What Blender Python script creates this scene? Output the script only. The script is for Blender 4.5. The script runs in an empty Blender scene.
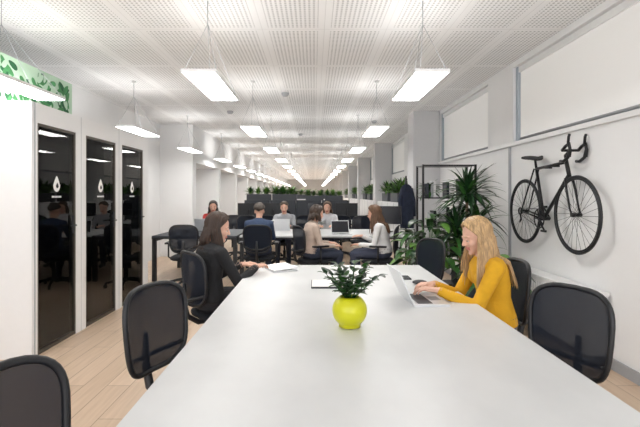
import bpy, math, random
import numpy as np
from mathutils import Vector, Matrix, kdtree
random.seed(7)
V=Vector
# ---------------------------------------------------------------- materials
def mat(name,col,rough=.5,metal=0.,noise=0.,nscale=(20,20,20),bump=0.,bscale=200,alpha=1.,emit=0.,spec=.5,trans=0.):
    m=bpy.data.materials.new(name); m.use_nodes=True
    nt=m.node_tree; b=nt.nodes['Principled BSDF']
    c=(*col,1)
    b.inputs['Base Color'].default_value=c
    b.inputs['Roughness'].default_value=rough
    b.inputs['Metallic'].default_value=metal
    b.inputs['Specular IOR Level'].default_value=spec
    b.inputs['Alpha'].default_value=alpha
    if emit>0:
        b.inputs['Emission Color'].default_value=c; b.inputs['Emission Strength'].default_value=emit
    tc=nt.nodes.new('ShaderNodeTexCoord')
    if noise>0:
        mp=nt.nodes.new('ShaderNodeMapping'); mp.inputs['Scale'].default_value=nscale
        n=nt.nodes.new('ShaderNodeTexNoise'); n.inputs['Scale'].default_value=1; n.inputs['Detail'].default_value=4
        r=nt.nodes.new('ShaderNodeValToRGB')
        r.color_ramp.elements[0].position=.3; r.color_ramp.elements[1].position=.7
        r.color_ramp.elements[0].color=(*[x*(1-noise) for x in col],1)
        r.color_ramp.elements[1].color=(*[min(1,x*(1+noise*.5)) for x in col],1)
        nt.links.new(tc.outputs['Object'],mp.inputs['Vector']); nt.links.new(mp.outputs[0],n.inputs['Vector'])
        nt.links.new(n.outputs['Fac'],r.inputs[0]); nt.links.new(r.outputs[0],b.inputs['Base Color'])
    if bump>0:
        n2=nt.nodes.new('ShaderNodeTexNoise'); n2.inputs['Scale'].default_value=bscale
        bp=nt.nodes.new('ShaderNodeBump'); bp.inputs['Strength'].default_value=bump; bp.inputs['Distance'].default_value=.01
        nt.links.new(tc.outputs['Object'],n2.inputs['Vector']); nt.links.new(n2.outputs['Fac'],bp.inputs['Height'])
        nt.links.new(bp.outputs[0],b.inputs['Normal'])
    return m
M={}
M['wall']=mat('wall_paint',(.84,.84,.84),.8,noise=.02,nscale=(2,2,2))
M['col']=mat('column_shade_grey',(.64,.64,.65),.8,noise=.02)  # shade on the columns is put into this darker grey
M['white']=mat('white_lacquer',(.84,.84,.84),.4,noise=.01)
M['blind']=mat('glowing_blind_fabric',(.84,.83,.81),.9,bump=.1,bscale=400,emit=.16)  # emission stands in for daylight coming through the blind
M['blue']=mat('blue_grey_frame',(.42,.47,.52),.6)
M['grey']=mat('grey_trim',(.38,.39,.41),.6)
M['lgrey']=mat('light_grey_trim',(.62,.63,.64),.6)
M['dgrey']=mat('booth_interior',(.15,.15,.16),.8,noise=.2)
M['black']=mat('black_plastic',(.008,.009,.012),.45,noise=.2)
M['bmetal']=mat('black_metal',(.012,.012,.014),.4,metal=.3)
M['seat']=mat('black_seat_fabric',(.010,.012,.017),.9,bump=.3,bscale=500)
M['mesh']=mat('black_chair_mesh',(.010,.014,.024),.7,alpha=.93,bump=.3,bscale=600,spec=.2)
M['table']=mat('table_laminate',(.65,.66,.66),.38,noise=.06,nscale=(5,3,5))
M['tleg']=mat('table_leg_white',(.75,.75,.76),.4)
M['alu']=mat('aluminium',(.72,.73,.75),.35,metal=.6)
M['screen']=mat('screen_glass',(.02,.022,.028),.15)
M['key']=mat('keyboard_black',(.03,.03,.035),.5)
M['yg']=mat('chartreuse_ceramic',(.60,.59,.012),.3)
M['soil']=mat('soil',(.04,.025,.015),.9,noise=.5)
M['leafd']=mat('leaf_dark',(.012,.045,.014),.35,noise=.5,nscale=(30,30,30))
M['leafm']=mat('leaf_mid',(.035,.12,.022),.4,noise=.4,nscale=(20,20,20))
M['leafl']=mat('leaf_light',(.12,.27,.045),.45,noise=.3,nscale=(20,20,20))
M['trunk']=mat('trunk_bark',(.16,.11,.07),.9,noise=.4)
M['potw']=mat('pot_white',(.7,.7,.7),.4)
M['potd']=mat('planter_dark',(.05,.055,.065),.5)
M['cab']=mat('navy_cabinet',(.03,.036,.048),.5,noise=.1)
M['light']=mat('led_panel',(1,.985,.96),.5,emit=19)
M['bfill']=mat('booth_added_fill',(1,.985,.96),.5,emit=6)  # added glow to brighten the booth interior, not an existing fitting
M['uplight']=mat('led_uplight',(1,.985,.96),.5,emit=6.5)
M['paper']=mat('paper',(.85,.85,.83),.7)
M['brass']=mat('door_frame_bronze',(.10,.085,.07),.4,metal=.5)
M['mg']=mat('mural_green',(.07,.28,.10),.7,noise=.3)
M['mg2']=mat('mural_dark_green',(.02,.13,.05),.7,noise=.3)
M['mw']=mat('mural_ground',(.50,.68,.52),.7)
M['coat']=mat('coat_cloth',(.015,.022,.045),.9,noise=.3)
M['eye']=mat('eye_white',(.55,.50,.47),.3)
M['iris']=mat('iris_brown',(.05,.03,.02),.2)
M['lips']=mat('lips',(.50,.17,.14),.5)
M['skin']=mat('skin',(.70,.41,.30),.5,noise=.06,nscale=(25,25,25))

def glass():
    m=bpy.data.materials.new('booth_glass'); m.use_nodes=True; nt=m.node_tree; nt.nodes.clear()
    o=nt.nodes.new('ShaderNodeOutputMaterial'); mx=nt.nodes.new('ShaderNodeMixShader')
    t=nt.nodes.new('ShaderNodeBsdfTransparent'); t.inputs[0].default_value=(.90,.91,.92,1)
    g=nt.nodes.new('ShaderNodeBsdfGlossy'); g.inputs['Roughness'].default_value=.01; g.inputs[0].default_value=(.9,.9,.9,1)
    f=nt.nodes.new('ShaderNodeFresnel'); f.inputs[0].default_value=1.45
    nt.links.new(f.outputs[0],mx.inputs[0]); nt.links.new(t.outputs[0],mx.inputs[1]); nt.links.new(g.outputs[0],mx.inputs[2]); nt.links.new(mx.outputs[0],o.inputs[0])
    return m
M['glass']=glass()
def floor_mat():
    m=bpy.data.materials.new('oak_plank_floor'); m.use_nodes=True; nt=m.node_tree; b=nt.nodes['Principled BSDF']
    tc=nt.nodes.new('ShaderNodeTexCoord'); mp=nt.nodes.new('ShaderNodeMapping'); mp.inputs['Rotation'].default_value=(0,0,math.pi/2)
    br=nt.nodes.new('ShaderNodeTexBrick'); br.inputs['Scale'].default_value=1; br.inputs['Brick Width'].default_value=1.3; br.inputs['Row Height'].default_value=.17
    br.inputs['Mortar Size'].default_value=.003; br.offset=.37
    br.inputs['Color1'].default_value=(.71,.55,.41,1); br.inputs['Color2'].default_value=(.60,.45,.32,1); br.inputs['Mortar'].default_value=(.36,.25,.17,1)
    n=nt.nodes.new('ShaderNodeTexNoise'); n.inputs['Scale'].default_value=1; n.inputs['Detail'].default_value=6
    mp2=nt.nodes.new('ShaderNodeMapping'); mp2.inputs['Scale'].default_value=(40,2.5,1)
    mx=nt.nodes.new('ShaderNodeMix'); mx.data_type='RGBA'; mx.blend_type='MULTIPLY'; mx.inputs[0].default_value=.4
    r=nt.nodes.new('ShaderNodeValToRGB'); r.color_ramp.elements[0].position=.35; r.color_ramp.elements[0].color=(.72,.66,.6,1); r.color_ramp.elements[1].position=.65
    L=nt.links.new
    L(tc.outputs['Object'],mp.inputs[0]); L(mp.outputs[0],br.inputs['Vector']); L(tc.outputs['Object'],mp2.inputs[0]); L(mp2.outputs[0],n.inputs['Vector'])
    L(n.outputs['Fac'],r.inputs[0]); L(br.outputs['Color'],mx.inputs[6]); L(r.outputs[0],mx.inputs[7]); L(mx.outputs[2],b.inputs['Base Color'])
    b.inputs['Roughness'].default_value=.38
    return m
def ceil_mat():
    m=bpy.data.materials.new('perforated_ceiling'); m.use_nodes=True; nt=m.node_tree; b=nt.nodes['Principled BSDF']
    tc=nt.nodes.new('ShaderNodeTexCoord'); sx=nt.nodes.new('ShaderNodeSeparateXYZ'); nt.links.new(tc.outputs['Object'],sx.inputs[0])
    def mth(op,a,bv=None,c=None):
        n=nt.nodes.new('ShaderNodeMath'); n.operation=op
        for i,x in enumerate([a,bv,c]):
            if x is None: continue
            if isinstance(x,(int,float)): n.inputs[i].default_value=x
            else: nt.links.new(x,n.inputs[i])
        return n.outputs[0]
    def cell(o,p): # distance from cell centre in metres
        f=mth('FRACT',mth('DIVIDE',o,p)); return mth('MULTIPLY',mth('ABSOLUTE',mth('SUBTRACT',f,.5)),p)
    X,Y=sx.outputs[0],sx.outputs[1]
    dx,dy=cell(X,.04),cell(Y,.04)
    d=mth('SQRT',mth('ADD',mth('MULTIPLY',dx,dx),mth('MULTIPLY',dy,dy)))
    dot=mth('LESS_THAN',d,.0105)
    px=mth('LESS_THAN',cell(X,.6),.24); py=mth('LESS_THAN',cell(Y,1.2),.56)
    dot=mth('MULTIPLY',dot,mth('MULTIPLY',px,py))
    seam=mth('MAXIMUM',mth('GREATER_THAN',cell(X,.6),.297),mth('GREATER_THAN',cell(Y,1.2),.596))
    fac=mth('MAXIMUM',dot,mth('MULTIPLY',seam,.35))
    mx=nt.nodes.new('ShaderNodeMix'); mx.data_type='RGBA'; mx.inputs[6].default_value=(.91,.91,.91,1); mx.inputs[7].default_value=(.45,.45,.45,1)
    nt.links.new(fac,mx.inputs[0]); nt.links.new(mx.outputs[2],b.inputs['Base Color']); b.inputs['Roughness'].default_value=.85
    return m
M['floor']=floor_mat(); M['ceil']=ceil_mat()

# ---------------------------------------------------------------- mesh builder
class MB:
    def __init__(s): s.v=[];s.f=[];s.mi=[];s.sm=[];s.mats=[]
    def add(s,vs,fs,m,smooth=True,X=None):
        if m not in s.mats: s.mats.append(m)
        k=s.mats.index(m); o=len(s.v)
        for p in vs:
            p=V(p)
            if X is not None: p=X@p
            s.v.append(p)
        for f in fs: s.f.append([i+o for i in f]); s.mi.append(k); s.sm.append(smooth)
    def box(s,a,b,m,X=None):
        x0,y0,z0=a;x1,y1,z1=b
        s.add([(x0,y0,z0),(x1,y0,z0),(x1,y1,z0),(x0,y1,z0),(x0,y0,z1),(x1,y0,z1),(x1,y1,z1),(x0,y1,z1)],
              [(3,2,1,0),(4,5,6,7),(0,1,5,4),(1,2,6,5),(2,3,7,6),(3,0,4,7)],m,False,X)
    def tube(s,pts,r,m,seg=8,closed=False,X=None):
        pts=[V(p) for p in pts]; n=len(pts)
        rs=r if isinstance(r,(list,tuple)) else [r]*n
        vs=[];fs=[];prev=None
        for i,p in enumerate(pts):
            if closed: t=(pts[(i+1)%n]-pts[i-1])
            else: t=pts[min(i+1,n-1)]-pts[max(i-1,0)]
            t=t.normalized() if t.length>1e-9 else V((0,0,1))
            if prev is None:
                up=V((0,0,1)) if abs(t.z)<.9 else V((1,0,0)); a=t.cross(up).normalized()
            else:
                a=prev-t*prev.dot(t); a=a.normalized() if a.length>1e-6 else t.orthogonal().normalized()
            prev=a; b=t.cross(a)
            for j in range(seg):
                an=2*math.pi*j/seg; vs.append(p+(a*math.cos(an)+b*math.sin(an))*rs[i])
        for i in range(n if closed else n-1):
            i2=(i+1)%n
            for j in range(seg):
                j2=(j+1)%seg; fs.append((i*seg+j,i*seg+j2,i2*seg+j2,i2*seg+j))
        if not closed:
            fs.append(tuple(reversed(range(seg)))); fs.append(tuple((n-1)*seg+j for j in range(seg)))
        s.add(vs,fs,m,True,X)
    def cyl(s,a,b,r,m,seg=16,r2=None,X=None):
        s.tube([a,b],[r,r if r2 is None else r2],m,seg,X=X)
        s.sm[-1]=False; s.sm[-2]=False
    def sph(s,c,r,m,nu=16,nv=10,R=None,X=None):
        if not isinstance(r,(tuple,list)): r=(r,r,r)
        vs=[];fs=[]
        for i in range(nv+1):
            th=math.pi*i/nv
            for j in range(nu):
                ph=2*math.pi*j/nu
                p=V((r[0]*math.sin(th)*math.cos(ph),r[1]*math.sin(th)*math.sin(ph),r[2]*math.cos(th)))
                if R is not None: p=R@p
                vs.append(V(c)+p)
        for i in range(nv):
            for j in range(nu):
                j2=(j+1)%nu; fs.append((i*nu+j,(i+1)*nu+j,(i+1)*nu+j2,i*nu+j2))
        s.add(vs,fs,m,True,X)
    def lathe(s,prof,c,m,seg=32,X=None):
        vs=[];fs=[];n=len(prof)
        for r,z in prof:
            for j in range(seg):
                a=2*math.pi*j/seg; vs.append((c[0]+r*math.cos(a),c[1]+r*math.sin(a),c[2]+z))
        for i in range(n-1):
            for j in range(seg):
                j2=(j+1)%seg; fs.append((i*seg+j,i*seg+j2,(i+1)*seg+j2,(i+1)*seg+j))
        s.add(vs,fs,m,True,X)
    def leaf(s,base,d,L,W,m,droop=.5,n=6,fold=.15,kind='lance'):
        p=V(base); d=V(d).normalized(); vs=[];fs=[]
        side=d.cross(V((0,0,1)));
        side=side.normalized() if side.length>.05 else V((1,0,0))
        for i in range(n+1):
            t=i/n
            w={'lance':math.sin(math.pi*min(1,(t*.92+.06))**.8),'ovate':math.sin(math.pi*min(1,t*.97+.02)**.75)**.7}[kind]*W*.5
            nrm=side.cross(d).normalized()
            vs+= [p-side*w+nrm*w*fold*2,p,p+side*w+nrm*w*fold*2]
            p=p+d*(L/n)
            a=droop/n
            h=V((d.x,d.y,0)); 
            if h.length>1e-3:
                ax=side; d=(Matrix.Rotation(-a,3,ax)@d).normalized()
        for i in range(n):
            for k in (0,1): fs.append((i*3+k,i*3+k+1,(i+1)*3+k+1,(i+1)*3+k))
        s.add(vs,fs,m)
    def mesh(s,name,c=V((0,0,0))):
        me=bpy.data.meshes.new(name); me.from_pydata([tuple(p-c) for p in s.v],[],s.f)
        for m in s.mats: me.materials.append(m)
        me.polygons.foreach_set('material_index',s.mi); me.polygons.foreach_set('use_smooth',s.sm); me.update()
        return me
    def obj(s,name,bevel=0,recenter=True,parent=None):
        if recenter:
            xs=[p.x for p in s.v];ys=[p.y for p in s.v];zs=[p.z for p in s.v]
            c=V(((min(xs)+max(xs))/2,(min(ys)+max(ys))/2,min(zs)))
        else: c=V((0,0,0))
        o=bpy.data.objects.new(name,s.mesh(name,c)); o.location=c; bpy.context.collection.objects.link(o)
        if bevel:
            b=o.modifiers.new('bevel','BEVEL'); b.width=bevel; b.segments=2; b.limit_method='ANGLE'
        if parent: o.parent=parent
        return o
def inst(name,me,loc,rz=0,sc=1):
    o=bpy.data.objects.new(name,me); o.location=loc; o.rotation_euler=(0,0,rz); o.scale=(sc,sc,sc)
    bpy.context.collection.objects.link(o); return o
def simplebox(name,a,b,m,bevel=0):
    q=MB(); q.box(a,b,m); return q.obj(name,bevel)

# ---------------------------------------------------------------- room
YE=46
CH=3.0
simplebox('floor',(-3.6,-1.5,-.1),(2.6,YE,0),M['floor'])
simplebox('ceiling',(-3.6,-1.5,CH),(2.6,YE,CH+.1),M['ceil'])
simplebox('wall_left',(-3.6,-1.5,0),(-3.5,YE,CH),M['wall'])
simplebox('wall_back',(-3.6,YE,0),(2.6,YE+.1,CH),M['wall'])
w=MB()
w.box((2.4,-1.5,0),(2.6,YE,2.03),M['wall'])
w.box((2.4,-1.5,2.93),(2.6,YE,CH),M['wall'])
w.box((2.52,-1.5,2.03),(2.6,YE,2.93),M['wall'])
wins=[(-1.2,5.3),(6.07,8.38)]
y=9.0
while y<YE-2.5: wins.append((y+.1,y+2.2)); y+=2.6
yprev=-1.5
for a,b in wins:
    w.box((2.4,yprev,2.03),(2.52,a,2.93),M['wall']); yprev=b
w.box((2.4,yprev,2.03),(2.52,YE,2.93),M['wall'])
w.obj('wall_right')
for k,(a,b) in enumerate(wins):
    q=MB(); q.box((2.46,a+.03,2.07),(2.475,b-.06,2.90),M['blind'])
    q.cyl((2.465,a+.03,2.075),(2.465,b-.06,2.075),.014,M['grey'],8)
    q.box((2.44,a,2.86),(2.50,b-.05,2.925),M['white'])
    q.box((2.43,b-.05,2.032),(2.50,b-.002,2.928),M['blue']); q.box((2.50,a,2.032),(2.515,b-.002,2.928),M['blue'])
    q.obj('window_%d'%(k+1))
simplebox('trim_1',(2.36,-1.5,1.985),(2.40,8.38,2.03),M['white'],.004)
simplebox('baseboard_right',(2.385,-1.5,0),(2.40,YE,.09),M['grey'])
simplebox('baseboard_left',(-3.5,6.4,0),(-3.485,YE,.09),M['white'])
COLY=[8.38+5.2*k for k in range(0,7)]
for yy in COLY:
    simplebox('structural_column',(1.89,yy,0),(2.398,yy+.5,CH),M['col'],.005)
yy=10.0
while yy<YE-1:
    simplebox('wall_pilaster',(-3.5,yy,0),(-2.76,yy+.3,2.15),M['wall'],.004); yy+=2.75
simplebox('ceiling_bulkhead',(-3.5,9.99,2.15),(-2.75,YE,CH),M['wall'])

# ---------------------------------------------------------------- booth
b=MB(); Wm=M['white']
x0,x1,y0,y1,zt=-3.49,-2.4,3.74,6.36,2.2
b.box((x0,y0,0),(x1-.06,y0+.06,zt-.14),Wm); b.box((x0,y1-.06,0),(x1-.06,y1,zt-.14),Wm)
b.box((x0,y0,zt-.14),(x1-.06,y1,zt),Wm)
drs=[(3.82,4.44),(4.63,5.33),(5.50,6.18)]
prev=y0
for a,c in drs:
    b.box((x1-.06,prev,0),(x1,a,2.03),Wm); prev=c
b.box((x1-.06,prev,0),(x1,y1,2.03),Wm); b.box((x1-.06,y0,2.03),(x1,y1,zt),Wm)
b.box((x0+.002,y0+.062,0.001),(x0+.03,y1-.062,zt-.142),M['dgrey'])
b.box((x0+.03,y0+.062,0.001),(x1-.065,y0+.07,zt-.142),M['dgrey']); b.box((x0+.03,y1-.07,0.001),(x1-.065,y1-.062,zt-.142),M['dgrey'])
b.box((x0+.03,y0+.07,0.001),(x1-.065,y1-.07,.006),M['dgrey'])
for c in (4.13,4.98,5.84): b.box((-3.02,c-.16,zt-.15),(-2.90,c+.16,zt-.1405),M['bfill'])  # glowing panels added under the booth roof to lift its interior
for c in (4.535,5.415): b.box((x1-.0605,c-.002,0.001),(x1+.0015,c+.002,2.2),M['grey'])
b.box((x1,3.775,0.001),(x1+.004,3.785,2.199),M['grey'])
b.obj('meeting_booth')
for k,(a,c) in enumerate(drs):
    q=MB(); X0=x1-.035; a+=.001; c-=.001
    q.box((X0,a,0.005),(X0+.03,a+.022,2.028),M['brass']); q.box((X0,c-.022,.005),(X0+.03,c,2.028),M['brass'])
    q.box((X0,a+.022,2.006),(X0+.03,c-.022,2.028),M['brass']); q.box((X0,a+.022,.005),(X0+.03,c-.022,.035),M['brass'])
    q.box((X0+.01,a+.022,.035),(X0+.018,c-.022,2.006),M['glass'])
    hy=c-.06
    q.box((X0+.03,hy-.015,1.02),(X0+.04,hy+.015,1.2),M['black']); q.cyl((X0+.03,hy,1.1),(X0+.07,hy,1.1),.008,M['black'],8); q.cyl((X0+.07,hy,1.1),(X0+.07,hy-.11,1.1),.008,M['black'],8)
    cy=(a+c)/2; 
    outl=[(cy+ .055*math.cos(t)*(1 if math.sin(t)<0 else 1-.6*math.sin(t)), 1.49+ .06*math.sin(t)*(1.0 if math.sin(t)<0 else 1.5)) for t in [2*math.pi*i/24 for i in range(24)]]
    q.add([(X0+.020,p,z) for p,z in outl]+[(X0+.020,cy+.01+(p-cy)*.4,1.485+(z-1.49)*.35) for p,z in outl],[(i,(i+1)%24,24+(i+1)%24,24+i) for i in range(24)],M['paper'],False)
    for i in range(7): q.box((X0+.0195,cy-.075+i*.022,1.375),(X0+.0205,cy-.060+i*.022,1.392),M['paper'])
    q.obj('door_%d'%(k+1))
q=MB(); q.box((-3.44,3.9,.72),(-3.0,6.2,.75),M['white'])
for yy in (3.95,5.05,6.15): q.box((-3.4,yy-.02,0.006),(-3.36,yy+.02,.72),M['black']); q.box((-3.06,yy-.02,0.006),(-3.02,yy+.02,.72),M['black'])
q.obj('booth_desk')
q=MB(); q.box((-2.84,3.76,2.2),(-2.80,5.09,2.68),M['mw'])
rr=random.Random(3)
for i in range(110):
    cy=rr.uniform(3.84,5.0); cz=rr.uniform(2.26,2.62); a=rr.uniform(0,math.tau); L=rr.uniform(.09,.16); Wd=L*.45
    pts=[]
    for j in range(12):
        t=2*math.pi*j/12; u=L/2*math.cos(t); v=Wd/2*math.sin(t)*(1-.3*math.cos(t))
        yy=cy+u*math.cos(a)-v*math.sin(a); zz=cz+u*math.sin(a)+v*math.cos(a)
        pts.append((-2.799+i*.00004,min(5.085,max(3.77,yy)),min(2.675,max(2.205,zz))))
    q.add(pts,[tuple(range(12))],rr.choice([M['mg'],M['mg'],M['mg2'],M['mw']]),False)
q.obj('leaf_mural')

# ---------------------------------------------------------------- pendant lights
q=MB(); hw,hl=.132,.49
q.box((-hw,-hl,0.004),(hw,hl,.03),M['white'])
q.box((-hw+.012,-hl+.012,0),(hw-.012,hl-.012,.004),M['light'])
q.box((-hw+.03,-hl+.03,.03),(hw-.03,hl-.03,.033),M['uplight'])
top=CH-2.31
sy=-.2
q.cyl((0,sy,top-.03),(0,sy,top),.03,M['white'],12)
q.cyl((0,sy,top-.22),(0,sy,top-.03),.004,M['grey'],6)
for ex in (-hw+.01,hw-.01):
    for ey in (-hl+.05,hl-.05): q.cyl((0,sy,top-.22),(ex,ey,.03),.0022,M['grey'],5)
pl=q.mesh('pendant_light')
k=0
while 3.76+2.62*k<YE-1:
    yy=3.76+2.62*k
    for xx in (-2.53,-.86,.88):
        if xx<-2 and yy>9.4: xx=-2.4
        inst('pendant_light',pl,(xx,yy,2.31))
    k+=1
for (x,y_) in ((-.45,6.9),(-.35,11.5),(1.3,9.5),(-1.6,8.4)):
    q=MB(); q.lathe([(0,-.05),(.04,-.05),(.06,-.02),(.06,0)],(x,y_,CH),M['grey'],20); q.obj('smoke_detector')

# ---------------------------------------------------------------- big table
q=MB(); q.box((-.566,.72,.712),(.99,4.15,.74),M['table']); o=q
for yy in (1.0,3.85):
    for xx in (-.25,.67): q.box((xx-.03,yy-.03,0),(xx+.03,yy+.03,.65),M['tleg'])
    q.box((-.45,yy-.025,.65),(.87,yy+.025,.7115),M['tleg'])
q.obj('conference_table',.003)

# ---------------------------------------------------------------- chair
def superell(a,e=.5): 
    c,s_=math.cos(a),math.sin(a); return (math.copysign(abs(c)**e,c),math.copysign(abs(s_)**e,s_))
def chair_mesh(arms=False):
    q=MB()
    for i in range(5):
        a=math.tau*i/5+.3; e=(.29*math.cos(a),.29*math.sin(a))
        q.tube([(0,0,.115),(e[0]*.5,e[1]*.5,.10),(e[0],e[1],.07)],[.026,.02,.016],M['black'],8)
        q.cyl((e[0]-.018*math.sin(a),e[1]+.018*math.cos(a),.028),(e[0]+.018*math.sin(a),e[1]-.018*math.cos(a),.028),.028,M['black'],14)
        q.cyl((e[0],e[1],.03),(e[0],e[1],.075),.009,M['black'],6)
    q.cyl((0,0,.08),(0,0,.28),.03,M['black']); q.cyl((0,0,.28),(0,0,.41),.018,M['bmetal'])
    q.box((-.12,-.09,.385),(.12,.09,.415),M['black'])
    n=32; vs=[];fs=[]
    lv=[(.412,.86),(.425,.97),(.445,1.0),(.462,.98),(.473,.9),(.476,.5),(.470,.02)]
    for z,sc in lv:
        for j in range(n):
            u,v=superell(math.tau*j/n); vs.append((.02+.225*u*sc,.235*v*sc,z+(-.02 if u>.95 and z>.44 else 0)))
    for i in range(len(lv)-1):
        for j in range(n): fs.append((i*n+j,i*n+(j+1)%n,(i+1)*n+(j+1)%n,(i+1)*n+j))
    fs.append(tuple(reversed(range(n)))); q.add(vs,fs,M['seat'])
    def bp(u,v):
        z=.750+.205*v; yw=(.205+.012*v)*u
        return (-.27+.05*u*u-.10*(z-.56)+.05*(z-.56)**2*2,yw,z)
    n=40; out=[bp(*superell(math.tau*j/n,.58)) for j in range(n)]
    q.tube(out,.0125,M['black'],8,closed=True)
    vs=[];fs=[];R=8
    for i in range(R+1):
        for j in range(n):
            u,v=superell(math.tau*j/n,.58); vs.append(bp(u*i/R,v*i/R))
    for i in range(R):
        for j in range(n): fs.append((i*n+j,i*n+(j+1)%n,(i+1)*n+(j+1)%n,(i+1)*n+j))
    q.add(vs,fs,M['mesh'])
    q.tube([(-.08,0,.40),(-.2,0,.40),(-.29,0,.46),(-.315,0,.56),(-.315,0,.72)],[.022,.022,.022,.02,.012],M['black'],10)
    q.tube([bp(-.92,-.55),(-.32,-.08,.60),(-.32,.08,.60),bp(.92,-.55)],.012,M['black'],8)
    if arms:
        for s_ in (-1,1):
            q.tube([(-.02,s_*.22,.42),(-.02,s_*.27,.46),(-.02,s_*.27,.66)],.013,M['black'],8)
            q.box((-.14,s_*.27-.03,.66),(.10,s_*.27+.03,.685),M['black'])
    return q.mesh('office_chair')
CHM=chair_mesh(); CHA=chair_mesh(True)
D=math.radians
for (x,y_,a,m) in [(-.54,2.06,-22,CHM),(-.545,1.03,-14,CHM),(.99,2.00,204,CHM),
                 (-.76,3.60,40,CHM),(1.11,2.98,182,CHM),(.95,4.32,205,CHM),(-2.80,4.3,150,CHM),(-2.80,5.5,190,CHM)]:
    inst('office_chair',m,(x,y_,0.007 if x<-2 else 0),D(a))

# ---------------------------------------------------------------- laptops & things
def laptop(name,loc,rz,ang,w=.31,d=.215,dark=False):
    q=MB(); q.box((0,-w/2,0),(d,w/2,.014),M['alu'])
    q.box((.03,-w/2+.025,.014),(.12,w/2-.025,.0155),M['key']); q.box((.135,-.05,.014),(.2,.05,.0148),M['grey'])
    X=Matrix.Translation((0,0,.014))@Matrix.Rotation(-D(ang),4,'Y')
    q.box((0,-w/2,0),(d,w/2,.006),M['alu'],X=X); q.box((.012,-w/2+.01,-.0008),(d-.01,w/2-.01,0),M['screen'],X=X)
    o=q.obj(name,.0015,recenter=False); o.location=loc; o.rotation_euler=(0,0,rz); return o
laptop('laptop',(.58,2.74,.74),D(4),114)
laptop('laptop',(-.40,3.86,.74),D(24),4)
q=MB(); q.box((-.02,3.1,.74),(.17,3.36,.752),M['key']); q.box((-.015,3.105,.752),(.165,3.35,.756),M['paper']); q.obj('notebook',.002)
q=MB(); q.sph((.78,3.25,.757),(.055,.032,.017),M['key']); q.obj('computer_mouse')
q=MB(); q.box((.70,3.42,.74),(.76,3.56,.75),M['screen']); q.obj('mobile_phone',.003)

pc=(.178,2.2,.74)
q=MB(); prof=[(0,0),(.035,0),(.055,.006)]
for i in range(1,15):
    t=-1.05+i*(2.05/14); prof.append((.0875*math.cos(t),.085+.083*math.sin(t)))
prof+=[(.046,.152),(.040,.135),(0,.135)]
q.lathe(prof,pc,M['yg'],48)
q.lathe([(0,.140),(.041,.140)],pc,M['soil'],24)
rr=random.Random(5)
for i in range(20):
    a=math.tau*i/20*2.4+rr.uniform(-.2,.2); el=rr.uniform(.75,1.5); L=rr.uniform(.12,.20)
    p=V((pc[0]+.015*math.cos(a),pc[1]+.015*math.sin(a),pc[2]+.138)); d=V((math.cos(a)*math.cos(el),math.sin(a)*math.cos(el),math.sin(el)))
    pts=[p+V((d.x*L*t,d.y*L*t,d.z*L*t-.015*t*t)) for t in (0,.25,.5,.75,1)]
    q.tube(pts,[.003,.0028,.0025,.002,.0015],M['leafm'],6)
    for t in (1,2,3,4):
        for s_ in (-1,1):
            aa=a+s_*rr.uniform(.5,1.1); e2=rr.uniform(.1,1.0)
            q.leaf(pts[t],(math.cos(aa)*math.cos(e2),math.sin(aa)*math.cos(e2),math.sin(e2)),rr.uniform(.045,.06),rr.uniform(.025,.034),rr.choice([M['leafd'],M['leafd'],M['leafm']]),.6,5,kind='ovate')
q.obj('potted_plant')

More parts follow.
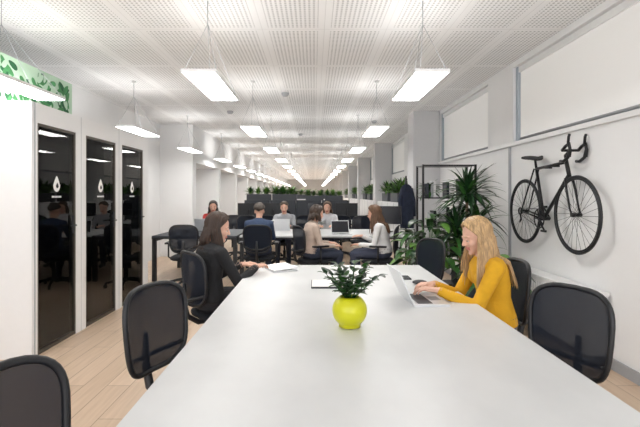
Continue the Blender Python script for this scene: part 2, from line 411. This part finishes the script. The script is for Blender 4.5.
# ---------------------------------------------------------------- bicycle on wall
def bike():
    q=MB(); K=M['bmetal']; bx=2.30
    F_=V((bx,3.86,1.225)); R_=V((bx,4.80,1.225)); rad=.335
    def P(u,z,dx=0): return V((bx+dx,R_.y-u,z))
    for c in (F_,R_):
        n=48
        ring=lambda r:[c+V((0,r*math.cos(math.tau*i/n),r*math.sin(math.tau*i/n))) for i in range(n)]
        q.tube(ring(rad),.0135,M['black'],8,closed=True); q.tube(ring(rad-.018),.009,K,6,closed=True)
        q.cyl(c-V((.045,0,0)),c+V((.045,0,0)),.018,K,12)
        for i in range(28):
            a=math.tau*i/28; q.cyl(c+V(((.02 if i%2 else -.02),.018*math.cos(a+.6),.018*math.sin(a+.6))),c+V((0,(rad-.02)*math.cos(a),(rad-.02)*math.sin(a))),.0016,K,4)
    bb=P(.40,1.165); st=P(.25,1.67); hd=P(.79,1.70); hb=P(.83,1.58)
    q.cyl(bb,st,.015,K); q.cyl(st,hd,.014,K); q.cyl(bb,hb,.017,K); q.cyl(hd+V((0,.01,.03)),hb-V((0,.01,.02)),.018,K)
    for dx in (-.04,.04):
        q.tube([R_+V((dx,0,0)),V((bx+dx*.6,st.y,st.z))],.008,K,8); q.tube([R_+V((dx,0,0)),V((bx+dx*.7,bb.y,bb.z))],.009,K,8)
        q.tube([hb+V((dx*.8,0,-.03)),P(.86,1.45,dx),F_+V((dx,.03,.06)),F_+V((dx,0,0))],[.012,.011,.009,.008],K,8)
    q.cyl(st,P(.225,1.76),.012,K)
    vs=[];fs=[];n=12
    for i in range(9):
        t=i/8; u=.09+.27*t; wd=.07*(1-t)**.8+.016; z=1.785+.012*math.cos(t*4)
        for j in range(n):
            a=math.tau*j/n; vs.append(P(u,z+.022*math.sin(a),wd*math.cos(a)))
    for i in range(8):
        for j in range(n): fs.append((i*n+j,i*n+(j+1)%n,(i+1)*n+(j+1)%n,(i+1)*n+j))
    fs+= [tuple(range(n)),tuple(8*n+j for j in range(n))]
    q.add(vs,fs,M['black'])
    q.cyl(hd,P(.77,1.76),.012,K); q.cyl(P(.77,1.76),P(.85,1.80),.013,K)
    q.cyl(P(.85,1.80,-.075),P(.85,1.80,.075),.012,K)
    for s_ in (-1,1):
        dx=.072*s_
        q.tube([P(.85,1.80,dx),P(.90,1.83,dx),P(.955,1.85,dx),P(.97,1.80,dx),P(.94,1.73,dx),P(.87,1.70,dx),P(.82,1.705,dx)],.014,M['black'],8)
        q.tube([P(.94,1.84,dx),P(.95,1.91,dx),P(.965,1.93,dx)],.012,M['black'],8)
        q.tube([P(.96,1.85,dx),P(.99,1.79,dx),P(.975,1.73,dx)],.006,K,6)
    cx=-.05
    n=32; q.tube([bb+V((cx,.095*math.cos(math.tau*i/n),.095*math.sin(math.tau*i/n))) for i in range(n)],.006,K,6,closed=True)
    for i in range(5):
        a=math.tau*i/5; q.cyl(bb+V((cx,0,0)),bb+V((cx,.092*math.cos(a),.092*math.sin(a))),.006,K,6)
    q.cyl(bb-V((.055,0,0)),bb+V((.055,0,0)),.02,K,12)
    for s_,a in ((-1,-2.4),(1,.74)):
        e=bb+V((s_*.06,.17*math.cos(a),.17*math.sin(a))); q.cyl(bb+V((s_*.06,0,0)),e,.009,K,8)
        q.box((min(e.x,e.x+s_*.02),e.y-.04,e.z-.01),(max(e.x,e.x+s_*.02),e.y+.04,e.z+.01),M['black'])
    n=24; q.tube([R_+V((cx,.035*math.cos(math.tau*i/n),.035*math.sin(math.tau*i/n))) for i in range(n)],.008,K,6,closed=True)
    q.cyl(bb+V((cx,0,.095)),R_+V((cx,0,.035)),.003,K,5); q.cyl(bb+V((cx,0,-.095)),R_+V((cx,0,-.035)),.003,K,5)
    q.tube([R_+V((cx,0,-.03)),R_+V((cx,-.02,-.09)),R_+V((cx,.01,-.12))],.008,K,6)
    q.cyl(P(.5,1.683),V((2.399,R_.y-.5,1.683)),.01,K,8); q.cyl(P(.36,1.675),V((2.399,R_.y-.36,1.675)),.01,K,8)
    q.obj('bicycle')
bike()

q=MB(); q.box((2.22,3.55,.10),(2.37,5.0,.58),M['white']); q.box((2.21,3.55,.58),(2.384,5.0,.61),M['white'])
for i in range(34): q.box((2.217,3.6+i*.042,.46),(2.22,3.612+i*.042,.55),M['lgrey'])
for yy in (3.7,4.8): q.box((2.25,yy-.02,0),(2.35,yy+.02,.1),M['grey'])
q.obj('radiator')
q=MB(); q.box((2.385,5.35,0.1),(2.399,5.40,1.98),M['grey']); q.obj('cable_conduit')

# ---------------------------------------------------------------- plants
def pot(q,c,r,h,m):
    q.lathe([(0,0),(r*.78,0),(r*.85,.01),(r,h),(r*.93,h),(r*.9,h-.03),(0,h-.03)],c,m,28); q.lathe([(0,h-.028),(r*.9,h-.028)],c,M['soil'],20)
def dracaena(c,zc,name,seed,R=.42):
    rr=random.Random(seed); q=MB(); pot(q,c,.17,.34,M['potd'])
    for k,(ox,oy,zz) in enumerate([(0,0,zc),(.10,.05,zc-.30),(-.09,-.04,zc-.42),(.02,.05,zc-.70)]):
        top=V((c[0]+ox*1.6,c[1]+oy,zz)); q.tube([(c[0]+ox*.4,c[1]+oy*.4,.3),(c[0]+ox,c[1]+oy,.3+(zz-.3)*.5),top],[.025,.022,.018],M['trunk'],8)
        for i in range(95 if k==0 else 55):
            a=rr.uniform(0,math.tau); el=rr.uniform(-.3,1.45); u=V((math.cos(a)*math.cos(el),math.sin(a)*math.cos(el),math.sin(el)))
            L=rr.uniform(.75,1.1)*R
            if u.x>.25: L=min(L,(2.36-top.x)/u.x)
            q.leaf(top+V((0,0,rr.uniform(-.14,.06))),u,L,.045,rr.choice([M['leafd'],M['leafm'],M['leafd']]),rr.uniform(.5,1.5),7)
    q.obj(name)
dracaena((1.80,5.18,0),1.40,'dracaena_plant',2,.46)
def lily(c,h,name,seed,n=55,R=.36,potm='potd'):
    rr=random.Random(seed); q=MB(); pot(q,c,.16,.32,M[potm])
    for i in range(n):
        a=rr.uniform(0,math.tau); f=rr.random(); rad=R*f**.6; z=c[2]+.42+(h-.42)*rr.uniform(.25,1)*(1-.35*f)
        t=V((c[0]+rad*math.cos(a),c[1]+rad*math.sin(a),z)); b0=V((c[0]+.03*math.cos(a),c[1]+.03*math.sin(a),c[2]+.28))
        mid=(b0+t)/2+V((-math.cos(a)*rad*.2,-math.sin(a)*rad*.2,.06))
        q.tube([b0,mid,t],[.006,.005,.003],M['leafm'],5)
        el=rr.uniform(-.4,.5)
        q.leaf(t,(math.cos(a)*math.cos(el),math.sin(a)*math.cos(el),math.sin(el)),rr.uniform(.15,.24),rr.uniform(.08,.13),rr.choice([M['leafm'],M['leafl'],M['leafm'],M['leafd']]),rr.uniform(.5,1.3),6,kind='ovate')
    q.obj(name)
lily((1.38,5.22,0),1.16,'potted_houseplant',4,90,.34)
lily((1.82,4.45,0),.80,'potted_houseplant',9,45,.22)
def planter_mesh(seed,L=.9,h=.22,H=.38):
    rr=random.Random(seed); q=MB(); q.box((-L/2,-.12,0),(L/2,.12,h),M['potd'])
    for cx in (-.32,-.05,.27):
        hh=H*rr.uniform(.8,1.15)
        for i in range(48):
            a=rr.uniform(0,math.tau); el=rr.uniform(.15,1.4); b0=(cx+rr.uniform(-.05,.05),rr.uniform(-.06,.06),h-.01+rr.uniform(0,.06))
            u=(math.cos(a)*math.cos(el),math.sin(a)*math.cos(el)*.6,math.sin(el))
            q.leaf(b0,u,rr.uniform(.5,1.05)*hh,rr.uniform(.04,.08),rr.choice([M['leafd'],M['leafm'],M['leafl'],M['leafl']]),rr.uniform(.3,1.2),6)
    me=q.mesh('planter_box')
    for v in me.vertices:
        v.co.y=max(-.21,min(.21,v.co.y)); v.co.z=max(v.co.z,0)
    return me
PMs=[planter_mesh(s) for s in (1,2,3)]
q=MB(); sx0,sx1,sy0,sy1=1.50,2.22,6.05,6.40
for xx in (sx0,sx1):
    for yy in (sy0,sy1): q.box((xx-.013,yy-.013,0),(xx+.013,yy+.013,1.82),M['bmetal'])
for zz in (.15,.55,.95,1.35,1.80): q.box((sx0,sy0,zz),(sx1,sy1,zz+.018),M['bmetal'])
rr=random.Random(11)
for zz in (.168,.568,.968,1.368):
    x=sx0+.04
    while x<sx1-.12:
        w_=rr.uniform(.02,.05); hh=rr.uniform(.18,.27)
        if rr.random()<.5: q.box((x,sy0+.04,zz),(x+w_,sy0+.24,zz+hh),rr.choice([M['cab'],M['grey'],M['potw'],M['black']]))
        x+=w_+rr.choice([.004,.004,.06])
for i in range(60):
    a=rr.uniform(0,math.tau); el=rr.uniform(-.2,1.2); q.leaf((1.62,6.2,1.45),(math.cos(a)*math.cos(el)*.8,math.sin(a)*math.cos(el)*.6,math.sin(el)),rr.uniform(.12,.24),.05,rr.choice([M['leafd'],M['leafm']]),rr.uniform(.6,1.6))
q.obj('metal_bookshelf')

q=MB(); vs=[];fs=[];n=20
lv=[(1.60,.05,.03),(1.56,.12,.05),(1.45,.15,.07),(1.25,.15,.08),(1.05,.16,.09),(.85,.17,.10),(.78,.17,.10)]
for z,a,b_ in lv:
    for j in range(n):
        t=math.tau*j/n; r=1+.10*math.sin(5*t+z*3); vs.append((1.74+a*math.cos(t)*r*.75,8.26+b_*math.sin(t)*r,z))
for i in range(len(lv)-1):
    for j in range(n): fs.append((i*n+j,i*n+(j+1)%n,(i+1)*n+(j+1)%n,(i+1)*n+j))
fs+=[tuple(range(n)),tuple(reversed([6*n+j for j in range(n)]))]
q.add(vs,fs,M['coat'])
for s_ in (-1,1): q.tube([(1.74+s_*.07,8.26,1.52),(1.74+s_*.12,8.25,1.3),(1.74+s_*.13,8.23,1.0)],[.045,.045,.035],M['coat'],10)
q.cyl((1.74,8.26,1.6),(1.74,8.26,1.68),.006,M['bmetal'],6)
q.tube([(1.74,8.26,1.68),(1.74,8.30,1.74),(1.74,8.33,1.74)],.01,M['bmetal'],6); q.cyl((1.74,8.33,0),(1.74,8.33,1.76),.018,M['bmetal'],10); q.lathe([(0,0),(.13,0),(.13,.02),(0,.03)],(1.74,8.33,0),M['bmetal'],20)
q.obj('coat_stand')

for k in range(5):
    ya=COLY[k]+.56; yb=COLY[k+1]-.06
    q=MB(); q.box((1.95,ya,0),(2.384,yb,1.22),M['white'])
    n=5
    for i in range(1,n): q.box((1.946,ya+(yb-ya)*i/n,.05),(1.95,ya+(yb-ya)*i/n+.012,1.2),M['grey'])
    q.obj('storage_credenza')
    for j in range(3): inst('planter_box',PMs[(j+k)%3],(2.155,ya+.8+j*1.45,1.22),D(90),1.05)

# ---------------------------------------------------------------- desks
def desk(x0,x1,y0,y1,topm='table'):
    q=MB(); q.box((x0,y0,.716),(x1,y1,.74),M[topm]); 
    q.box((x0,y0-.004,.69),(x1,y0+.03,.7155),M['black']); q.box((x0,y1-.03,.69),(x1,y1,.7155),M['black'])
    n=max(2,int((x1-x0)/1.4)+1)
    for i in range(n):
        xx=x0+.03+(x1-x0-.06)*i/(n-1)
        for yy in (y0+.04,y1-.04): q.box((xx-.03,yy-.03,0),(xx+.03,yy+.03,.69),M['black'])
        q.box((xx-.029,y0+.07,.65),(xx+.029,y1-.07,.7155),M['black'])
    q.obj('bench_desk')
def mon():
    q=MB(); q.box((-.01,-.27,.14),(.018,.27,.46),M['black']); q.box((.018,-.262,.15),(.0185,.262,.452),M['screen'])
    q.cyl((-.02,0,.01),(-.02,0,.3),.018,M['bmetal'],10); q.box((-.09,-.11,0),(.09,.11,.012),M['bmetal'])
    return q.mesh('computer_monitor')
MON=mon()
desk(-2.62,-1.25,7.1,8.5,'cab'); desk(-1.2,1.60,7.1,8.5)
desk(-2.2,1.4,10.4,11.8); desk(-2.2,1.4,15.6,17.0); desk(-2.2,1.4,19.5,20.9); desk(-2.2,1.4,24,25.4)
for (x,y_,a) in [(1.3,7.9,250),(-1.6,10.8,90),(-1.0,10.8,90),(.1,11.3,270),(.8,10.8,90),(-1.6,16,90),(0,16,90),(1,16,90),(0,20,90)]:
    inst('computer_monitor',MON,(x,y_,.74),D(a))
for (x,y_,a) in [(-1.95,6.75,95),(1.0,9.05,265),(-1.4,9.2,280),(-1.75,9.9,90),(-1.0,9.9,80),(-.2,9.9,95),(.6,9.9,90),(1.2,9.9,100),
                 (-1.7,12.4,270),(-.9,12.4,260),(.2,12.4,275),(1.0,12.5,270),(.6,15,90),(-.5,15,90),(1.2,15.1,80),(-.2,18.8,90),(.7,18.8,90),(1.2,18.9,100),(.6,23.3,90),
                 (-.84,6.76,90),(0,6.46,25),(.95,6.45,165),(-.6,8.90,270),(-2.06,8.98,282),(.28,8.95,265)]:
    inst('office_chair',CHA,(x,y_,0),D(a))
laptop('laptop',(-.84,7.55,.74),D(-90),105)
laptop('laptop',(-.6,8.1,.74),D(90),105)
laptop('laptop',(-2.05,8.15,.74),D(90),105)
laptop('laptop',(.45,7.5,.74),D(-80),105)
q=MB(); pot(q,(.0,7.8,.74),.07,.12,M['potw'])
rr=random.Random(21)
for i in range(40):
    a=rr.uniform(0,math.tau); el=rr.uniform(.2,1.4); q.leaf((.0,7.8,.85),(math.cos(a)*math.cos(el),math.sin(a)*math.cos(el),math.sin(el)),rr.uniform(.12,.22),.04,M['leafm'],1)
q.obj('desk_plant')
for i in range(4):
    q=MB(); a=-2.15+i*.8; q.box((a,13.6,.04),(a+.78,14.05,1.24),M['cab']); q.box((a+.385,13.595,.08),(a+.395,13.6,1.2),M['black']); q.box((a+.34,13.585,.6),(a+.35,13.6,.75),M['alu']); q.box((a+.43,13.585,.6),(a+.44,13.6,.75),M['alu'])
    q.box((a,13.62,0),(a+.78,14.03,.04),M['black'])
    q.obj('filing_cabinet')
for i,x in enumerate([-1.72,-.92,.02,.62]): inst('planter_box',PMs[i%3],(x,13.82,1.24),0,.85 if i<2 else .62)
for i,x in enumerate([-1.6,-.6,.7]): inst('planter_box',PMs[(i+1)%3],(x,22.3,1.2),0,1)
simplebox('storage_cabinet',(-2.2,22,0),(1.4,22.6,1.2),M['white'])

# ---------------------------------------------------------------- people
def person(name,loc,yaw,top,pants=(.03,.04,.07),hair=(.05,.03,.02),style='long',lean=.1,hands=((.42,.13,.80),(.42,-.13,.80)),hyaw=0,hpitch=.2,k=1.,wide=1.,vox=.006,hlen=.3,shoes=(.05,.05,.05),bare=False,skin=None):
    e=bpy.data.objects.new(name,None); bpy.context.collection.objects.link(e); e.location=loc; e.rotation_euler=(0,0,yaw)
    labs=[]
    q=MB(); dummy=M['skin']
    def mark(l,n0): labs.extend([l]*(len(q.v)-n0))
    def cap(a,b,r0,r1,l,seg=14):
        n0=len(q.v); a=V(a);b=V(b); d=(b-a); L=d.length; d.normalize(); pts=[];rs=[]
        for t in (88,60,30): pts.append(a-d*r0*math.sin(D(t))); rs.append(max(.0008,r0*math.cos(D(t))))
        n=max(2,int(L/.014))
        for i in range(n+1): pts.append(a.lerp(b,i/n)); rs.append(r0+(r1-r0)*i/n)
        for t in (30,60,88): pts.append(b+d*r1*math.sin(D(t))); rs.append(max(.0008,r1*math.cos(D(t))))
        q.tube(pts,rs,dummy,seg); mark(l,n0)
    def ell(c,r,l,R=None):
        n0=len(q.v); q.sph(c,r,dummy,22,16,R); mark(l,n0)
    SK,TP,PT,SH,LP=0,1,2,3,4
    P=V((0,0,.565)); Y=V((0,1,0))
    def sp(t):
        t1=min(t,.25); t2=max(0,t-.25)
        return P+k*(V((math.sin(lean),0,math.cos(lean)))*t1+V((math.sin(lean+.18),0,math.cos(lean+.18)))*t2)
    rings=[(-.085,.06,.10),(-.05,.10,.155),(0,.115,.172),(.05,.112,.170),(.10,.102,.152),(.17,.092,.134),(.25,.098,.142),(.32,.108,.152),(.37,.104,.158),(.405,.092,.15),(.43,.072,.115),(.452,.055,.07),(.462,.02,.03)]
    def loft(rs,l):
        n0=len(q.v); seg=36; vs=[];fs=[]
        fine=[]
        for i in range(len(rs)-1):
            for j in range(3):
                t=j/3; fine.append([rs[i][m]*(1-t)+rs[i+1][m]*t for m in range(3)])
        fine.append(rs[-1])
        for t,rx,ry in fine:
            c=sp(t); tt=(sp(t+.01)-sp(t-.01)).normalized(); fx=Y.cross(tt).normalized()
            for j in range(seg):
                a=math.tau*j/seg; vs.append(c+fx*rx*math.cos(a)+Y*ry*wide*math.sin(a))
        n=len(fine)
        for i in range(n-1):
            for j in range(seg): fs.append((i*seg+j,i*seg+(j+1)%seg,(i+1)*seg+(j+1)%seg,(i+1)*seg+j))
        fs+=[tuple(reversed(range(seg))),tuple((n-1)*seg+j for j in range(seg))]
        q.add(vs,fs,dummy); mark(l,n0)
    loft([r for r in rings if r[0]<=.05],PT); loft([(r[0],r[1]*1.03+.003,r[2]*1.03+.003) for r in rings if r[0]>=0],TP)
    if style in('long','bob'):
        for s_ in (-1,1): ell(sp(.30)+V((.075,s_*.065,0)),(.05,.055,.055),TP)
    for s_ in (-1,1):
        hip=P+V((.02,s_*.088,-.005)); kn=V((.44,s_*.10,.535)); an=V((.40,s_*.11,.10))
        cap(hip,kn,.088,.062,PT,18); cap(kn,an,.060,.042,PT,16)
        cap(an,V((.395,s_*.11,.05)),.04,.042,SH); cap(V((.37,s_*.11,.042)),V((.56,s_*.13,.032)),.040,.030,SH)
        S=sp(.385)+V((0,s_*.155*wide,.0)); Wt=V(hands[0] if s_>0 else hands[1])
        a_,b_=.275,.245; d=Wt-S; L=d.length
        if L>a_+b_-.005: Wt=S+d.normalized()*(a_+b_-.005); d=Wt-S; L=d.length
        x=(a_*a_-b_*b_+L*L)/(2*L); h=math.sqrt(max(0,a_*a_-x*x)); dn=d.normalized()
        hint=V((-.25,s_*.35,-1)); pp=(hint-dn*hint.dot(dn)).normalized(); E=S+dn*x+pp*h
        cap(sp(.40)+V((0,s_*.06,0)),S,.05,.052,TP); cap(S,E,.052,.042,TP,16)
        if bare: cap(E,E.lerp(Wt,.35),.042,.037,TP,16); cap(E.lerp(Wt,.3),Wt,.034,.024,SK,14)
        else: cap(E,E.lerp(Wt,.93),.042,.031,TP,16); cap(E.lerp(Wt,.6),Wt,.026,.023,SK,14)
        fd=(Wt-E); fd=V((fd.x,fd.y,fd.z*.25)).normalized(); inn=V((0,0,1)).cross(fd)*(-s_); inn.normalize(); up=fd.cross(inn)
        if up.z<0: up=-up
        cap(Wt,Wt+fd*.03,.022,.018,SK,12)
        spec=[(.029,.080,(.034,.022,.018)),(.010,.086,(.038,.025,.019)),(-.010,.083,(.035,.023,.018)),(-.028,.075,(.027,.018,.015))]
        for fi,(o_,dk,ls) in enumerate(spec):
            kk=Wt+fd*dk+inn*o_; cap(Wt+fd*.012+inn*o_*.5,kk,.0145,.0115,SK,10)
            p=kk; base=(fd+inn*o_*4).normalized(); r=.0092 if fi<3 else .008
            for si,(ln,cu) in enumerate(zip(ls,(.30,.75,1.15))):
                dd=base*math.cos(cu)-up*math.sin(cu); p2=p+dd*ln; cap(p,p2,r-.0006*si,r-.0006*(si+1),SK,10); p=p2
        t0=Wt+fd*.022+inn*.018-up*.004; t1=Wt+fd*.052+inn*.046-up*.010; t2=Wt+fd*.080+inn*.052-up*.016; t3=Wt+fd*.100+inn*.047-up*.022
        cap(t0,t1,.014,.0115,SK,10); cap(t1,t2,.0112,.0095,SK,10); cap(t2,t3,.0095,.008,SK,10)
    N=sp(.44); C=N+V((math.sin(lean+.3)*.14,0,.130))
    Rh=Matrix.Rotation(hyaw,3,'Z')@Matrix.Rotation(hpitch,3,'Y')
    H=lambda f,s_,u: C+Rh@V((f,s_,u))
    cap(N-V((0,0,.03)),H(-.018,0,-.055),.052,.047,SK,18)
    ell(H(-.012,0,.030),(.090,.072,.085),SK,Rh); ell(H(.022,0,-.030),(.062,.056,.078),SK,Rh); ell(H(.028,0,-.058),(.050,.046,.045),SK,Rh)
    ell(H(.062,0,-.092),(.020,.020,.016),SK,Rh)
    for s_ in (-1,1):
        ell(H(.052,s_*.034,-.028),(.026,.022,.024),SK,Rh)
        ell(H(-.005,s_*.072,-.012),(.016,.008,.028),SK,Rh)
        cap(H(.076,s_*.012,.020),H(.066,s_*.046,.018),.010,.008,SK,10)
        ell(H(.0665,s_*.030,.0045),(.0145,.0150,.0115),SK,Rh)
    cap(H(.080,0,.008),H(.098,0,-.026),.0075,.0105,SK,12); ell(H(.090,.009,-.030),(.009,.007,.006),SK,Rh); ell(H(.090,-.009,-.030),(.009,.007,.006),SK,Rh)
    ell(H(.078,0,-.053),(.011,.022,.0055),LP,Rh); ell(H(.076,0,-.062),(.011,.019,.006),LP,Rh)
    tmp=q.obj('tmp',recenter=False)
    rm=tmp.modifiers.new('r','REMESH'); rm.mode='VOXEL'; rm.voxel_size=vox; rm.use_smooth_shade=True
    sm=tmp.modifiers.new('s','SMOOTH'); sm.factor=.5; sm.iterations=3
    dg=bpy.context.evaluated_depsgraph_get(); dg.update()
    me=bpy.data.meshes.new_from_object(tmp.evaluated_get(dg)); bpy.data.objects.remove(tmp)
    kd=kdtree.KDTree(len(q.v))
    for i,p in enumerate(q.v): kd.insert(p,i)
    kd.balance()
    me.materials.clear()
    skm=M['skin'] if skin is None else mat('skin_tone',skin,.5,noise=.05)
    for m in (skm,mat(name+'_top',top,.85,noise=.10,nscale=(14,14,14),bump=.5,bscale=28),mat(name+'_trousers',pants,.85,noise=.15,bump=.3,bscale=40),mat(name+'_shoes',shoes,.5),M['lips']): me.materials.append(m)
    mi=[labs[kd.find(p.center)[1]] for p in me.polygons]
    me.polygons.foreach_set('material_index',mi); me.polygons.foreach_set('use_smooth',[True]*len(mi)); me.update()
    o=bpy.data.objects.new('body',me); bpy.context.collection.objects.link(o); o.parent=e
    f=MB(); hm=mat(name+'_hair',hair,.42,noise=.45,nscale=(90,90,7))
    for s_ in (-1,1):
        f.sph(H(.0690,s_*.030,-.0015),.0108,M['eye'],14,10); f.sph(H(.0758,s_*.030,-.0035),.0052,M['iris'],10,8)
        f.tube([H(.078,s_*.016,-.0005),H(.0815,s_*.030,.000),H(.074,s_*.043,-.001)],[.0012,.0016,.001],M['iris'],5)
        f.tube([H(.083,s_*.014,.022),H(.081,s_*.030,.027),H(.066,s_*.048,.021)],[.002,.0028,.0015],hm,6)
    f.obj('face_details',recenter=False,parent=e)
    hq=MB(); rr=random.Random(len(name)*7+3)
    Kc=(-.014,0,.034); kr=(.101,.083,.097)
    def thmax(ph):
        a=abs(ph)
        if style=='short': return D(50+ (a/math.pi)*75)
        return D(50)+ (D(62) if a>1.35 else D(62)*(a/1.35)**2.4)
    def hp(th,ph,sc=1.): return H(Kc[0]+kr[0]*sc*math.sin(th)*math.cos(ph),kr[1]*sc*math.sin(th)*math.sin(ph),Kc[2]+kr[2]*sc*math.cos(th))
    nu,nv=40,12; vs=[];fs=[]
    for i in range(nv+1):
        for j in range(nu):
            ph=-math.pi+math.tau*j/nu; vs.append(hp(thmax(ph)*i/nv+.0001,ph,1.0 if i<nv else .93))
    for i in range(nv):
        for j in range(nu): fs.append((i*nu+j,(i+1)*nu+j,(i+1)*nu+(j+1)%nu,i*nu+(j+1)%nu))
    hq.add(vs,fs,hm)
    fine=vox<.006
    nl={'long':170,'bob':140,'short':110}[style]*(3 if fine else 1)
    sc_=.52 if fine else 1.
    for i in range(nl):
        ph=-math.pi+math.tau*(i+rr.random())/nl
        tm=thmax(ph); pts=[];rs=[]
        lay=1.0+rr.uniform(-.02,.035)
        for t in range(7):
            th=.12+(tm-.12)*t/6; sweep=ph*(.55+.45*t/6) if abs(ph)<1.6 else ph
            pts.append(hp(th,sweep,lay)); rs.append(.0075*sc_)
        if style in('long','bob') and abs(ph)>1.25:
            L=(hlen*rr.uniform(.72,1.05)) ; p=pts[-1]; outw=V((p.x-C.x,p.y-C.y,0)).normalized(); wv=ph*3+rr.uniform(0,1.2)
            n=9; back=abs(ph)>2.0; lb=rr.uniform(-.012,.008)
            for t in range(1,n+1):
                z=L*t/n
                bulge=(.028+lb)*math.sin(min(1,z/.14)*math.pi/2)
                fwd=.0 if back else .02*(z/L)
                if z>.12: bulge+=.05*min(1,(z-.12)/.1)*(1 if abs(outw.y)>.5 or not back else .3)*(.5)
                q2=p+outw*(bulge+.008*math.sin(z*26+wv))+V((fwd,0,-z))+V((0,.006*math.sin(z*30+wv*1.5),0))
                if back:
                    tt=(q2.z-P.z)/k
                    if tt<.42: q2.x=min(q2.x,sp(max(0,tt)).x-.112+lb)
                pts.append(q2); rs.append(.0095*sc_*(1-.65*(t/n)**2))
        rs[-1]=.001; rs[0]=.003
        hq.tube(pts,rs,hm,5)
    hq.obj('hair',recenter=False,parent=e)
    return e
pi=math.pi
person('blonde_woman',(1.20,2.90,0),pi,(.72,.38,.012),pants=(.04,.07,.16),hair=(.55,.36,.18),style='long',lean=.10,hands=((.42,.14,.80),(.40,-.06,.80)),hyaw=.05,hpitch=.32,vox=.005,hlen=.34)
person('brunette_woman',(-.85,3.52,0),D(40),(.012,.012,.014),pants=(.015,.015,.02),hair=(.045,.023,.014),style='bob',lean=.03,hands=((.36,.08,.80),(.38,-.12,.80)),hyaw=-.5,hpitch=.25,vox=.005,hlen=.17)
person('seated_man',(-.84,6.66,0),D(90),(.035,.06,.12),hair=(.06,.045,.035),style='short',lean=.06,wide=1.12,k=1.05,vox=.009)
person('seated_woman',(-.08,6.42,0),D(15),(.56,.45,.38),hair=(.05,.028,.018),style='bob',lean=.1,hands=((.36,.16,.68),(.36,-.12,.66)),vox=.009,hlen=.12)
person('seated_woman',(1.03,6.42,0),D(165),(.80,.80,.80),pants=(.05,.06,.10),hair=(.14,.07,.035),style='long',lean=.14,hands=((.36,.12,.68),(.36,-.16,.78)),vox=.009,hlen=.3)
person('seated_man',(-.6,9.0,0),D(-90),(.35,.36,.38),hair=(.10,.07,.05),style='short',lean=.12,wide=1.1,k=1.04,vox=.010)
person('seated_woman',(-2.08,9.08,0),D(-78),(.42,.035,.03),hair=(.04,.025,.02),style='bob',lean=.05,k=1.06,vox=.010,hlen=.15)
person('seated_woman',(.28,9.05,0),D(-95),(.6,.6,.62),hair=(.10,.055,.03),style='bob',lean=.08,k=1.03,vox=.010,hlen=.13)

# ---------------------------------------------------------------- world, camera
wd=bpy.data.worlds.new('World'); bpy.context.scene.world=wd; wd.use_nodes=True
wd.node_tree.nodes['Background'].inputs[0].default_value=(.97,.98,1,1); wd.node_tree.nodes['Background'].inputs[1].default_value=2.9
cam=bpy.data.cameras.new('camera'); co=bpy.data.objects.new('camera',cam); bpy.context.collection.objects.link(co)
co.location=(0,0,1.4); co.rotation_euler=(math.pi/2,0,0); cam.sensor_width=36; cam.lens=440/640*36; cam.shift_x=6/640; cam.shift_y=-18.5/640; cam.clip_start=.05
bpy.context.scene.camera=co
bpy.context.scene.view_settings.view_transform='Standard'
